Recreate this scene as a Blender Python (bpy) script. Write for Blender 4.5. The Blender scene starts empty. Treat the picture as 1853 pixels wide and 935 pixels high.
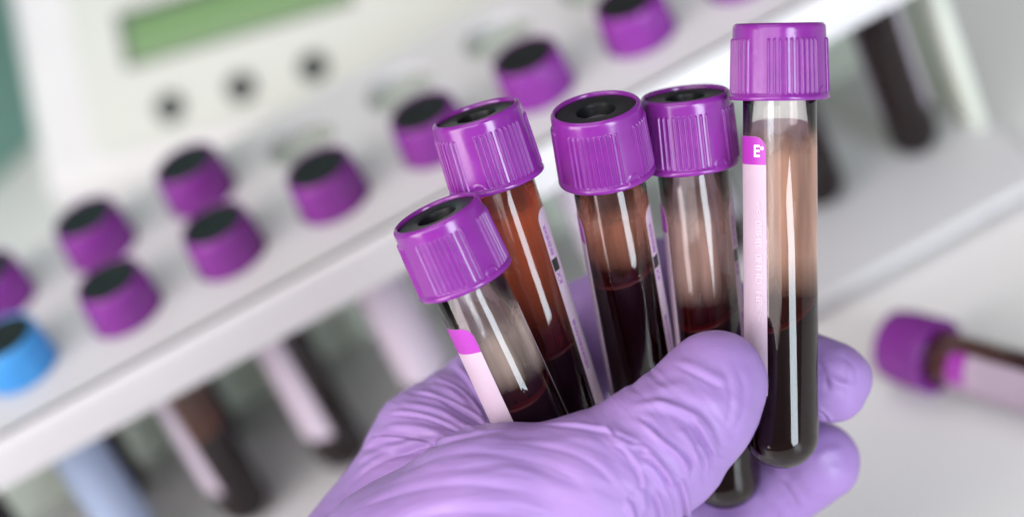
import bpy, bmesh, math, random
import numpy as np
from mathutils import Vector, Matrix
from mathutils.bvhtree import BVHTree
random.seed(4); RNG = np.random.default_rng(11)
scene = bpy.context.scene
COL = scene.collection
MM = 0.001

# ------------------------------------------------------------------ camera
PITCH, ROLL, CAM_Z = math.radians(35.0), math.radians(25.96), 0.3791
FPX, PW, PH = 4450.0, 1853.0, 935.0            # focal length and frame of the photograph in its own pixels
c_f = Vector((0, math.cos(PITCH), -math.sin(PITCH)))
c_u0 = Vector((0, math.sin(PITCH), math.cos(PITCH)))
c_r0 = Vector((1, 0, 0))
c_r = math.cos(ROLL) * c_r0 - math.sin(ROLL) * c_u0
c_u = math.sin(ROLL) * c_r0 + math.cos(ROLL) * c_u0
CAM_LOC = Vector((0, 0, CAM_Z))
FOCUS = 431.0                                   # mm
cd = bpy.data.cameras.new('camera')
cam = bpy.data.objects.new('camera', cd); COL.objects.link(cam)
m = Matrix((( c_r.x, c_u.x, -c_f.x), (c_r.y, c_u.y, -c_f.y), (c_r.z, c_u.z, -c_f.z))).to_4x4()
m.translation = CAM_LOC
cam.matrix_world = m
cd.sensor_width = 36; cd.lens = FPX / PW * 36
cd.clip_start = 0.02; cd.clip_end = 50
cd.dof.use_dof = True
cd.dof.focus_distance = FOCUS * MM
cd.dof.aperture_fstop = 6.2
cd.dof.aperture_blades = 0
scene.camera = cam

# ------------------------------------------------------------------ room light
w = bpy.data.worlds.new('World'); scene.world = w; w.use_nodes = True
bg = w.node_tree.nodes['Background']
bg.inputs[0].default_value = (1.0, 0.97, 0.95, 1); bg.inputs[1].default_value = 0.17

def area(name, loc, aim, sx, sy, power, col):
    l = bpy.data.lights.new(name, 'AREA'); l.shape = 'RECTANGLE'; l.size = sx; l.size_y = sy
    l.energy = power; l.color = col
    o = bpy.data.objects.new(name, l); COL.objects.link(o)
    d = (Vector(aim) - Vector(loc)).normalized()
    o.location = loc; o.rotation_euler = d.to_track_quat('-Z', 'Y').to_euler()
    return o
HELD = CAM_LOC + c_f * 0.43
area('window_light', (0.62, -1.20, 0.44), (HELD.x, HELD.y, 0.40), 0.52, 1.25, 34, (0.82, 0.91, 1.0))
area('left_window_light', (-1.30, -0.10, 0.60), (0.0, 0.45, 0.08), 0.8, 0.9, 21, (1.0, 0.90, 0.92))
area('ceiling_light', (-0.77, -0.67, 1.42), (0.0, 0.45, 0.05), 1.8, 1.3, 28, (1.0, 0.95, 0.94))
area('ceiling_light_far', (0.10, 0.75, 1.80), (0.0, 0.5, 0.0), 1.2, 1.0, 7, (1.0, 0.98, 0.96))

scene.view_settings.view_transform = 'Standard'; scene.view_settings.look = 'None'
scene.view_settings.exposure = 0; scene.view_settings.gamma = 1
scene.render.engine = 'CYCLES'
cy = scene.cycles
cy.use_denoising = True
cy.max_bounces = 16; cy.transmission_bounces = 14; cy.glossy_bounces = 6; cy.transparent_max_bounces = 16; cy.diffuse_bounces = 5
cy.caustics_refractive = True; cy.caustics_reflective = True; cy.blur_glossy = 0.3
cy.sample_clamp_indirect = 30.0

# ------------------------------------------------------------------ materials
def mat(name, base, rough=0.5, **kw):
    mt = bpy.data.materials.new(name); mt.use_nodes = True
    b = mt.node_tree.nodes['Principled BSDF']
    b.inputs['Base Color'].default_value = (*base, 1); b.inputs['Roughness'].default_value = rough
    for k, v in kw.items():
        b.inputs[k].default_value = v
    return mt
def bump(mt, scale, strength, dist, detail=4, rough=0.55):
    nt = mt.node_tree; b = nt.nodes['Principled BSDF']
    tc = nt.nodes.new('ShaderNodeTexCoord'); n = nt.nodes.new('ShaderNodeTexNoise'); bp = nt.nodes.new('ShaderNodeBump')
    n.inputs['Scale'].default_value = scale; n.inputs['Detail'].default_value = detail; n.inputs['Roughness'].default_value = rough
    bp.inputs['Strength'].default_value = strength; bp.inputs['Distance'].default_value = dist
    nt.links.new(tc.outputs['Object'], n.inputs['Vector']); nt.links.new(n.outputs['Fac'], bp.inputs['Height'])
    nt.links.new(bp.outputs['Normal'], b.inputs['Normal'])
    return n
def tint(mt, c1, c2, scale, detail=5, lo=0.35, hi=0.65, stretch=(1, 1, 1)):
    nt = mt.node_tree; b = nt.nodes['Principled BSDF']
    tc = nt.nodes.new('ShaderNodeTexCoord'); mp = nt.nodes.new('ShaderNodeMapping'); n = nt.nodes.new('ShaderNodeTexNoise'); r = nt.nodes.new('ShaderNodeValToRGB')
    mp.inputs['Scale'].default_value = stretch
    n.inputs['Scale'].default_value = scale; n.inputs['Detail'].default_value = detail
    r.color_ramp.elements[0].position = lo; r.color_ramp.elements[1].position = hi
    r.color_ramp.elements[0].color = (*c1, 1); r.color_ramp.elements[1].color = (*c2, 1)
    nt.links.new(tc.outputs['Object'], mp.inputs['Vector']); nt.links.new(mp.outputs[0], n.inputs['Vector'])
    nt.links.new(n.outputs['Fac'], r.inputs['Fac']); nt.links.new(r.outputs['Color'], b.inputs['Base Color'])

def rough_noise(mt, scale, r0, r1):
    nt = mt.node_tree; b = nt.nodes['Principled BSDF']; tc = nt.nodes.new('ShaderNodeTexCoord'); n = nt.nodes.new('ShaderNodeTexNoise'); r = nt.nodes.new('ShaderNodeMapRange')
    n.inputs['Scale'].default_value = scale; n.inputs['Detail'].default_value = 6; r.inputs['From Min'].default_value = 0.35; r.inputs['From Max'].default_value = 0.65
    r.inputs['To Min'].default_value = r0; r.inputs['To Max'].default_value = r1
    nt.links.new(tc.outputs['Object'], n.inputs['Vector']); nt.links.new(n.outputs['Fac'], r.inputs['Value']); nt.links.new(r.outputs[0], b.inputs['Roughness'])
M = {}
M['cap'] = mat('purple_plastic', (0.20, 0.022, 0.26), 0.22, **{'IOR': 1.5, 'Subsurface Weight': 0.12, 'Subsurface Scale': 0.001})
tint(M['cap'], (0.180, 0.018, 0.232), (0.205, 0.022, 0.255), 300); bump(M['cap'], 900, 0.10, 0.0002)
M['cap_blue'] = mat('blue_plastic', (0.045, 0.27, 0.62), 0.30); bump(M['cap_blue'], 900, 0.10, 0.0002)
M['rubber'] = mat('black_rubber', (0.008, 0.009, 0.010), 0.40, **{'Specular IOR Level': 0.3}); bump(M['rubber'], 1500, 0.25, 0.0002)
M['septum'] = mat('rubber_septum', (0.11, 0.10, 0.125), 0.25); bump(M['septum'], 700, 0.3, 0.0005)
M['label'] = mat('label_paper', (0.68, 0.54, 0.66), 0.55); bump(M['label'], 1200, 0.12, 0.0002)
tint(M['label'], (0.66, 0.53, 0.64), (0.71, 0.57, 0.69), 220)
M['label_far'] = mat('label_paper_shaded', (0.50, 0.44, 0.52), 0.6)  # same label paper, greyed: shade on the rack tubes put into the colour
M['label_ink'] = mat('label_purple_print', (0.36, 0.025, 0.38), 0.45); bump(M['label_ink'], 1200, 0.12, 0.0002)
M['label_violet'] = mat('label_small_print', (0.33, 0.10, 0.42), 0.5)
M['label_black'] = mat('label_black_mark', (0.02, 0.02, 0.022), 0.5)
M['label_white'] = mat('label_white_letter', (0.82, 0.74, 0.82), 0.5)
M['label_grey'] = mat('label_grey_print', (0.56, 0.45, 0.55), 0.5)
M['label_blue'] = mat('label_paper_blue', (0.50, 0.60, 0.78), 0.5)
def glass(name, col, ior=1.46):
    mt = bpy.data.materials.new(name); mt.use_nodes = True
    b = mt.node_tree.nodes['Principled BSDF']
    b.inputs['Base Color'].default_value = (*col, 1); b.inputs['Roughness'].default_value = 0.0
    b.inputs['IOR'].default_value = ior; b.inputs['Transmission Weight'].default_value = 1.0
    return mt
M['glass'] = glass('clear_tube_plastic', (0.985, 0.98, 0.965))
M['blood'] = mat('dark_blood', (0.010, 0.0009, 0.0014), 0.25, **{'Specular IOR Level': 0.04})
M['meniscus'] = mat('blood_meniscus', (0.055, 0.002, 0.003), 0.3, **{'Specular IOR Level': 0.1})
def film(name, c_top, c_low, op_top, op_low, z0, z1, streak=0.35, ztop=58.0, fade=4.0):
    """dried blood and plasma clinging to the inside of a tube: thin, see-through, streaked along the tube"""
    mt = bpy.data.materials.new(name); mt.use_nodes = True; nt = mt.node_tree
    for n in list(nt.nodes): nt.nodes.remove(n)
    out = nt.nodes.new('ShaderNodeOutputMaterial'); mix = nt.nodes.new('ShaderNodeMixShader'); tr = nt.nodes.new('ShaderNodeBsdfTransparent')
    df = nt.nodes.new('ShaderNodeBsdfDiffuse'); tl = nt.nodes.new('ShaderNodeBsdfTranslucent'); m2 = nt.nodes.new('ShaderNodeMixShader'); m2.inputs[0].default_value = 0.45
    tc = nt.nodes.new('ShaderNodeTexCoord'); sp = nt.nodes.new('ShaderNodeSeparateXYZ'); mr = nt.nodes.new('ShaderNodeMapRange')
    mr.inputs['From Min'].default_value = z0 * MM; mr.inputs['From Max'].default_value = z1 * MM
    mc = nt.nodes.new('ShaderNodeMix'); mc.data_type = 'RGBA'; mc.inputs[6].default_value = (*c_low, 1); mc.inputs[7].default_value = (*c_top, 1)
    mo = nt.nodes.new('ShaderNodeMix'); mo.inputs[2].default_value = op_low; mo.inputs[3].default_value = op_top
    mp = nt.nodes.new('ShaderNodeMapping'); mp.inputs['Scale'].default_value = (1, 1, 0.10)
    no = nt.nodes.new('ShaderNodeTexNoise'); no.inputs['Scale'].default_value = 330; no.inputs['Detail'].default_value = 3
    ma = nt.nodes.new('ShaderNodeMapRange'); ma.inputs['From Min'].default_value = 0.3; ma.inputs['From Max'].default_value = 0.7
    ma.inputs['To Min'].default_value = 1 - streak; ma.inputs['To Max'].default_value = 1 + streak * 0.5
    mul = nt.nodes.new('ShaderNodeMath'); mul.operation = 'MULTIPLY'; mul.use_clamp = True
    L = nt.links.new
    L(tc.outputs['Object'], sp.inputs[0]); L(sp.outputs['Z'], mr.inputs['Value']); L(mr.outputs[0], mc.inputs[0]); L(mr.outputs[0], mo.inputs[0])
    L(tc.outputs['Object'], mp.inputs['Vector']); L(mp.outputs[0], no.inputs['Vector']); L(no.outputs['Fac'], ma.inputs['Value'])
    fd = nt.nodes.new('ShaderNodeMapRange'); fd.interpolation_type = 'SMOOTHSTEP'; fd.inputs['From Min'].default_value = (ztop - 0.2) * MM; fd.inputs['From Max'].default_value = (ztop - fade) * MM
    fd.inputs['To Min'].default_value = 0.12; fd.inputs['To Max'].default_value = 1.0
    mu2 = nt.nodes.new('ShaderNodeMath'); mu2.operation = 'MULTIPLY'
    L(sp.outputs['Z'], fd.inputs['Value'])
    L(mo.outputs[0], mul.inputs[0]); L(ma.outputs[0], mul.inputs[1]); L(mul.outputs[0], mu2.inputs[0]); L(fd.outputs[0], mu2.inputs[1]); L(mu2.outputs[0], mix.inputs[0])
    L(mc.outputs[2], df.inputs['Color']); L(mc.outputs[2], tl.inputs['Color'])
    L(df.outputs[0], m2.inputs[1]); L(tl.outputs[0], m2.inputs[2]); L(tr.outputs[0], mix.inputs[1]); L(m2.outputs[0], mix.inputs[2]); L(mix.outputs[0], out.inputs['Surface'])
    return mt
M['glove'] = mat('lavender_nitrile', (0.298, 0.182, 0.440), 0.48, **{'Subsurface Weight': 0.06, 'Subsurface Scale': 0.0015, 'IOR': 1.45, 'Specular IOR Level': 0.42})
M['glove'].node_tree.nodes['Principled BSDF'].inputs['Subsurface Radius'].default_value = (1.0, 0.5, 0.9)
M['white'] = mat('white_moulded_plastic', (0.66, 0.66, 0.66), 0.42); bump(M['white'], 800, 0.1, 0.0003)
tint(M['white'], (0.49, 0.49, 0.50), (0.54, 0.54, 0.545), 30)
M['face'] = mat('faceplate_pale_green_white', (0.44, 0.46, 0.425), 0.45)
M['panel'] = mat('rack_grey_green_panel', (0.34, 0.38, 0.33), 0.5); tint(M['panel'], (0.30, 0.35, 0.30), (0.39, 0.42, 0.365), 25)
def frost(mt, col):
    nt = mt.node_tree; b = nt.nodes['Principled BSDF']; tl = nt.nodes.new('ShaderNodeBsdfTranslucent'); mx = nt.nodes.new('ShaderNodeMixShader'); mx.inputs[0].default_value = 0.55
    tl.inputs[0].default_value = (*col, 1); out = nt.nodes['Material Output']
    nt.links.new(b.outputs[0], mx.inputs[1]); nt.links.new(tl.outputs[0], mx.inputs[2]); nt.links.new(mx.outputs[0], out.inputs['Surface'])
M['panel'] = mat('rack_frosted_panel', (0.80, 0.85, 0.76), 0.5); frost(M['panel'], (0.86, 0.90, 0.82)); M['panel'].node_tree.nodes['Mix Shader'].inputs[0].default_value = 0.3
M['rack'] = mat('rack_white_polypropylene', (0.63, 0.63, 0.64), 0.42); bump(M['rack'], 800, 0.1, 0.0003); frost(M['rack'], (0.8, 0.8, 0.8)); M['rack'].node_tree.nodes['Mix Shader'].inputs[0].default_value = 0.12
for k_ in ('label', 'label_blue'): frost(M[k_], (0.80, 0.68, 0.76) if k_ == 'label' else (0.5, 0.66, 0.88))
for k_ in ('label', 'label_blue'): M[k_].node_tree.nodes['Mix Shader'].inputs[0].default_value = 0.35
M['lcd'] = mat('green_lcd', (0.10, 0.20, 0.07), 0.4)
M['bezel_shade'] = mat('lcd_recess_shadow', (0.05, 0.065, 0.05), 0.4)  # dark tone painted for the shadow in the display recess
M['button'] = mat('black_button', (0.012, 0.018, 0.016), 0.4)
M['teal'] = mat('teal_plastic', (0.20, 0.40, 0.345), 0.5); bump(M['teal'], 60, 0.1, 0.002)
M['table'] = mat('white_laminate', (0.72, 0.71, 0.70), 0.34); bump(M['table'], 500, 0.05, 0.0004)
tint(M['table'], (0.68, 0.68, 0.675), (0.72, 0.715, 0.705), 9)

# ------------------------------------------------------------------ helpers
def link(name, me, material=None, parent=None):
    o = bpy.data.objects.new(name, me); COL.objects.link(o)
    if material is not None and me is not None:
        me.materials.clear(); me.materials.append(material)
    if parent is not None: o.parent = parent
    return o
def pymesh(name, verts, faces, smooth=True):
    me = bpy.data.meshes.new(name); me.from_pydata([tuple(v) for v in verts], [], [tuple(f) for f in faces]); me.update()
    if smooth: me.polygons.foreach_set('use_smooth', [True] * len(me.polygons))
    return me
def tag(o, label, cat, group=None, kind=None):
    o['label'] = label; o['category'] = cat
    if group: o['group'] = group
    if kind: o['kind'] = kind
    return o
def struct(o):
    o['kind'] = 'structure'; return o
def lathe(name, prof, seg=96, smooth=True, autosharp=40, fix=True):
    """prof: list of (r, z) in mm, r == 0 closes with a fan"""
    v = []; f = []; rings = []
    for r, z in prof:
        if r < 1e-6:
            rings.append([len(v)]); v.append((0, 0, z * MM))
        else:
            rings.append(list(range(len(v), len(v) + seg)))
            for i in range(seg):
                a = 2 * math.pi * i / seg; v.append((r * math.cos(a) * MM, r * math.sin(a) * MM, z * MM))
    for A, B in zip(rings, rings[1:]):
        for i in range(seg):
            j = (i + 1) % seg
            if len(A) == 1 and len(B) == 1: continue
            if len(A) == 1: f.append((A[0], B[j], B[i]))
            elif len(B) == 1: f.append((A[i], A[j], B[0]))
            else: f.append((A[i], A[j], B[j], B[i]))
    me = pymesh(name, v, f, smooth)
    if fix: fix_normals(me)
    if autosharp: sharpen(me, autosharp)
    return me
def fix_normals(me):
    bm = bmesh.new(); bm.from_mesh(me); bmesh.ops.recalc_face_normals(bm, faces=bm.faces); bm.to_mesh(me); bm.free()
def sharpen(me, deg):
    bm = bmesh.new(); bm.from_mesh(me)
    for e in bm.edges:
        if len(e.link_faces) == 2 and e.calc_face_angle(0) > math.radians(deg): e.smooth = False
    bm.to_mesh(me); bm.free()
def box_mesh(name, x0, x1, y0, y1, z0, z1, bev=0.0, seg=3):
    bm = bmesh.new(); bmesh.ops.create_cube(bm, size=1)
    for v in bm.verts:
        v.co = Vector(((x0 + x1) / 2 + v.co.x * (x1 - x0), (y0 + y1) / 2 + v.co.y * (y1 - y0), (z0 + z1) / 2 + v.co.z * (z1 - z0))) * MM
    if bev: bmesh.ops.bevel(bm, geom=bm.edges[:] , offset=bev * MM, segments=seg, profile=0.5, affect='EDGES')
    me = bpy.data.meshes.new(name); bm.to_mesh(me); bm.free()
    me.polygons.foreach_set('use_smooth', [True] * len(me.polygons)); sharpen(me, 50)
    return me
def rounded_prism(name, w_, h_, r, t, bev=0.6, seg=8):
    """rounded rectangle in the local xz plane, centred, thickness t towards -y"""
    pts = []
    for cx, cz, a0 in ((w_/2-r, h_/2-r, 0), (-w_/2+r, h_/2-r, 90), (-w_/2+r, -h_/2+r, 180), (w_/2-r, -h_/2+r, 270)):
        for i in range(seg + 1):
            a = math.radians(a0 + 90 * i / seg); pts.append((cx + r * math.cos(a), cz + r * math.sin(a)))
    bm = bmesh.new()
    fr = [bm.verts.new((x * MM, -t * MM, z * MM)) for x, z in pts]; bk = [bm.verts.new((x * MM, 0, z * MM)) for x, z in pts]
    ff = bm.faces.new(fr); bm.faces.new(bk[::-1]); n = len(pts)
    for i in range(n): bm.faces.new((fr[i], bk[i], bk[(i+1) % n], fr[(i+1) % n]))
    bmesh.ops.recalc_face_normals(bm, faces=bm.faces)
    if bev: bmesh.ops.bevel(bm, geom=list(ff.edges), offset=bev * MM, segments=3, profile=0.5, affect='EDGES')
    me = bpy.data.meshes.new(name); bm.to_mesh(me); bm.free()
    me.polygons.foreach_set('use_smooth', [True] * len(me.polygons)); sharpen(me, 50)
    return me

# ------------------------------------------------------------------ table and things behind
link_table = struct(link('table', box_mesh('table', -1300, 1300, -60, 1250, -30, 0, 1.5), M['table']))

# ------------------------------------------------------------------ a blood tube: shared part meshes (mm, base of the tube at the origin, axis up)
R_OUT, R_IN, CAP_Z, TOP_Z = 6.5, 5.95, 65.7, 79.0
def tube_wall():
    p = []
    n = 10
    for i in range(n + 1):                                   # rounded outer bottom
        a = math.radians(90 * i / n); p.append((R_OUT * math.sin(a), 5.9 - 5.9 * math.cos(a)))
    p.append((R_OUT, 40)); p.append((R_OUT, 74)); p.append((R_OUT - 0.3, 74.4)); p.append((R_IN + 0.3, 74.4)); p.append((R_IN, 74)); p.append((R_IN, 40))
    for i in range(n, -1, -1):
        a = math.radians(90 * i / n); p.append((R_IN * math.sin(a), 6.6 - 4.6 * math.cos(a)))
    p[0] = (0, p[0][1]); p[-1] = (0, p[-1][1])
    return lathe('tube_wall', p, 128, True, 60, fix=False)
CAP_H = TOP_Z - CAP_Z
def cap_shell(nseg=768, nz=60):
    """ribbed screw cap: four groups of fine ribs with plain gaps, flange below, thick rolled rim above, open recess"""
    heights = [0.0, 0.12, 0.3, 0.6, 0.85, 0.98, 1.05, 1.2]
    heights += list(np.linspace(1.35, 10.6, nz)) + [10.75, 10.9, 11.05, 11.3, 11.7, 12.1, 12.5, 12.8, 13.0, 13.15, 13.25, 13.3]
    prof_in = [(7.55, 13.3), (7.35, 13.22), (7.25, 13.0), (7.22, 12.4), (7.22, 9.0)]
    th = np.linspace(0, 2 * math.pi, nseg, endpoint=False)
    deg = np.degrees(th) % 90.0                              # gap centred on 0 / 90
    rib = np.zeros(nseg)
    for k in range(10):
        d = deg - (14.0 + 6.89 * k); rib = np.maximum(rib, np.clip(1 - (d / 1.7) ** 2, 0, 1) ** 0.7)
    V = []; F = []
    for z in heights:
        if z < 1.1:
            q = min(1, z / 0.3); r = 8.62 + 0.20 * math.sin(q * math.pi / 2) if z < 0.6 else 8.82 - 0.28 * min(1, (z - 0.6) / 0.45) ** 1.5
        elif z < 11.3:
            r = 8.44 - 0.026 * (z - 1.1)
        else:
            t = (z - 11.3) / 2.0; r = 8.175 - 0.06 * t - 0.55 * max(0, (t - 0.62) / 0.38) ** 2.4
        e = max(0.0, min(1.0, (z - 1.15) / 0.2, (10.75 - z) / 0.35)); e = e ** 0.5
        rr = r + 0.33 * rib * e
        if 0.9 < z < 4:                                      # moulded half ring above the flange in two of the gaps
            dd = (np.degrees(th) + 45) % 180 - 45
            dist = np.hypot(np.radians(dd) * r, z - 1.0); rr = rr + 0.16 * np.exp(-((dist - 1.15) / 0.14) ** 2)
        V += [(a * math.cos(t), a * math.sin(t), z) for a, t in zip(rr, th)]
    for r, z in prof_in: V += [(r * math.cos(t), r * math.sin(t), z) for t in th]
    nr = len(heights) + len(prof_in)
    inner = [(7.1, 0.0), (6.62, 0.0)]                         # underside closing to the tube
    V2 = [(r * math.cos(t), r * math.sin(t), z) for r, z in ((8.5, -0.02), (6.6, -0.02), (6.6, 3.0)) for t in th]
    base2 = len(V); V += V2
    for k in range(nr - 1):
        for i in range(nseg):
            j = (i + 1) % nseg; F.append((k * nseg + i, k * nseg + j, (k + 1) * nseg + j, (k + 1) * nseg + i))
    for i in range(nseg):
        j = (i + 1) % nseg
        F.append((base2 + i, base2 + j, j, i))
        for k in range(2): F.append((base2 + (k + 1) * nseg + i, base2 + (k + 1) * nseg + j, base2 + k * nseg + j, base2 + k * nseg + i))
    V = np.array(V); V[:, 2] += CAP_Z
    return pymesh('cap_shell', V * MM, F)
ME_CAP = cap_shell(); ME_CAP_FAR = cap_shell(256, 10)
ME_WALL = tube_wall()
ME_STOP = lathe('stopper', [(0, 68), (5.9, 68), (5.9, 75.0), (7.2, 75.2), (7.2, 78.1), (7.0, 78.35), (3.95, 78.4), (3.55, 78.15), (3.42, 77.5), (3.35, 75.6), (3.2, 75.3), (0, 75.15)], 96, True, 35)
ME_STOP_FAR = lathe('stopper_far', [(0, 70), (7.2, 70.2), (7.3, 78.55), (7.1, 78.8), (4.0, 78.85), (3.7, 78.6), (0, 78.5)], 64, True, 35)
ME_SEPT = lathe('septum', [(3.25, 75.25), (3.1, 76.2), (1.8, 76.75), (0, 76.9)], 64, True, 60)

def label_mesh(phi0, phi1, z0, z1, r, corner=2.2, ztop_only=True, c0=True, c1=True, n=72, nz=24):
    """a paper label wrapped round the tube from phi0 to phi1 (degrees, 0 faces local -y, positive to +x), rounded at its upper corners"""
    V = []; F = []
    cd0 = math.degrees(corner / r)
    angs = sorted(set(list(np.linspace(phi0, phi1, n)) + ([phi0 + cd0 * (1 - math.cos(t)) for t in np.linspace(0, math.pi / 2, 9)] if c0 else []) + ([phi1 - cd0 * (1 - math.cos(t)) for t in np.linspace(0, math.pi / 2, 9)] if c1 else [])))
    for a in angs:
        cut = 0
        d0 = math.radians(a - phi0) * r; d1 = math.radians(phi1 - a) * r
        if c0 and d0 < corner: cut = corner - math.sqrt(max(0, corner ** 2 - (corner - d0) ** 2))
        if c1 and d1 < corner: cut = max(cut, corner - math.sqrt(max(0, corner ** 2 - (corner - d1) ** 2)))
        t = math.radians(a)
        for rr in (r, r - 0.07):
            for k in range(nz):
                z = z0 + (z1 - cut - z0) * k / (nz - 1)
                V.append((rr * math.sin(t), -rr * math.cos(t), z))
    na = len(angs); st = 2 * nz
    for i in range(na - 1):
        for k in range(nz - 1):
            F.append((i*st+k, (i+1)*st+k, (i+1)*st+k+1, i*st+k+1))
            F.append((i*st+nz+k, i*st+nz+k+1, (i+1)*st+nz+k+1, (i+1)*st+nz+k))
        F.append((i*st, i*st+nz, (i+1)*st+nz, (i+1)*st)); F.append((i*st+nz-1, (i+1)*st+nz-1, (i+1)*st+2*nz-1, i*st+2*nz-1))
    for i in (0, na - 1):
        for k in range(nz - 1):
            q = (i*st+k, i*st+k+1, i*st+nz+k+1, i*st+nz+k); F.append(q if i == 0 else q[::-1])
    me = pymesh('label', np.array(V) * MM, F); fix_normals(me); sharpen(me, 40)
    return me
def text_mesh(body, size, phi, z, r, rot=0.0, align='CENTER'):
    """flat print bent round the tube"""
    cu = bpy.data.curves.new('text', 'FONT'); cu.body = body; cu.size = size; cu.align_x = align; cu.align_y = 'CENTER'; cu.resolution_u = 3
    cu.offset = size * 0.025
    to = bpy.data.objects.new('text', cu); COL.objects.link(to)
    me = bpy.data.meshes.new_from_object(to.evaluated_get(bpy.context.evaluated_depsgraph_get()))
    bpy.data.objects.remove(to); bpy.data.curves.remove(cu)
    for v in me.vertices:
        x, y = v.co.x, v.co.y
        x, y = x * math.cos(rot) - y * math.sin(rot), x * math.sin(rot) + y * math.cos(rot)
        a = math.radians(phi) + x / r
        v.co = Vector((r * math.sin(a), -r * math.cos(a), z + y)) * MM
    me.update(); return me
def patch_mesh(phi0, phi1, z0, z1, r, n=8):
    V = []; F = []
    for i in range(n):
        t = math.radians(phi0 + (phi1 - phi0) * i / (n - 1))
        V += [(r * math.sin(t) * MM, -r * math.cos(t) * MM, z * MM) for z in (z0, z1)]
    for i in range(n - 1): F.append((2*i, 2*i+2, 2*i+3, 2*i+1))
    return pymesh('patch', V, F)
LAB0, LAB1, LZ0, LZ1 = 60.0, 300.0, 14.0, 59.4              # label leaves a 120 degree window centred on phi = 0 of the label object
R_LAB = R_OUT + 0.09
ME_LABEL = label_mesh(LAB0, LAB1, LZ0, LZ1, R_LAB)
ME_LABEL_INK = label_mesh(232, LAB1 - 0.1, LZ1 - 4.9, LZ1 - 0.02, R_LAB + 0.03, c0=False, nz=6)
ME_LABEL_E = text_mesh('E', 2.9, 284.4, LZ1 - 2.6, R_LAB + 0.13)
ME_LABEL_R = text_mesh('o', 1.3, 293.8, LZ1 - 1.9, R_LAB + 0.09)
ME_LABEL_BAR = patch_mesh(60.6, 78, LZ1 - 11.6, LZ1 - 9.3, R_LAB + 0.05)
ME_LABEL_SMALL = text_mesh('BKEHEXR', 1.35, 69, LZ1 - 5.8, R_LAB + 0.05, math.pi / 2)
ME_LABEL_SMALL2 = text_mesh('KX', 1.7, 69, LZ1 - 13.0, R_LAB + 0.05, math.pi / 2)
ME_LABEL_SMALL3 = text_mesh('HEXKRBEHXNB', 1.35, 69, LZ1 - 26, R_LAB + 0.05, math.pi / 2)
ME_LABEL_LOT = text_mesh('e<  0BHB  0HHD  HB6>e', 2.0, 286.5, LZ1 - 22, R_LAB + 0.09, -math.pi / 2)
UP = Vector((0, 0, 1))

def surface_body(name, n_loc, h, r, zb, meniscus=False):
    """liquid filling the rounded tube up to a level surface: n_loc is 'up' in tube coordinates"""
    seg = 96; V = [(0, 0, zb)]; F = []; nr = 9
    for k in range(1, nr + 1):
        a = math.radians(90 * k / nr)
        for i in range(seg):
            t = 2 * math.pi * i / seg; V.append((r * math.sin(a) * math.cos(t), r * math.sin(a) * math.sin(t), zb + 4.66 - 4.66 * math.cos(a)))
    def lev(x, y): return h - (n_loc.x * x + n_loc.y * y) / n_loc.z
    ringdefs = [(r, 0.55), (r - 0.25, 0.22), (r - 0.7, 0.05), (r * 0.5, 0.0)]
    start = [1 + k * seg for k in range(nr)]
    for rr, dz in ringdefs:
        start.append(len(V))
        for i in range(seg):
            t = 2 * math.pi * i / seg; x, y = rr * math.cos(t), rr * math.sin(t); V.append((x, y, lev(x, y) + dz))
    V.append((0, 0, h)); top = len(V) - 1
    for i in range(seg):
        j = (i + 1) % seg
        F.append((0, start[0] + j, start[0] + i))
        for A, B in zip(start, start[1:]): F.append((A + i, A + j, B + j, B + i))
        F.append((start[-1] + i, start[-1] + j, top))
    me = pymesh(name, np.array(V) * MM, F); sharpen(me, 50)
    # thin red meniscus line
    MV = []; MF = []
    for rr, dz in ((r + 0.03, 0.0), (r + 0.03, 1.25), (r - 0.35, 0.42)):
        for i in range(seg):
            t = 2 * math.pi * i / seg; x, y = rr * math.cos(t), rr * math.sin(t); MV.append((x, y, lev(x, y) + dz))
    for i in range(seg):
        j = (i + 1) % seg
        MF += [(i, j, seg + j, seg + i), (seg + i, seg + j, 2 * seg + j, 2 * seg + i)]
    mm_ = pymesh(name + '_meniscus', np.array(MV) * MM, MF)
    # residue film from the liquid upwards
    return me, mm_, lev
def film_mesh(lev, ztop, r, wob=0.5):
    seg = 96; rows = 14; V = []; F = []
    ph = RNG.uniform(0, 6.28, 3)
    for i in range(seg):
        t = 2 * math.pi * i / seg; x, y = r * math.cos(t), r * math.sin(t)
        zt = ztop + wob * (math.sin(2 * t + ph[0]) + 0.5 * math.sin(5 * t + ph[1]) + 0.3 * math.sin(9 * t + ph[2])); z0 = min(lev(x, y) + 0.3, zt - 0.5)
        V += [(x, y, z0 + (zt - z0) * k / (rows - 1)) for k in range(rows)]
    for i in range(seg):
        j = (i + 1) % seg
        for k in range(rows - 1): F.append((i*rows+k, j*rows+k, j*rows+k+1, i*rows+k+1))
    return pymesh('film', np.array(V) * MM, F)

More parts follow.
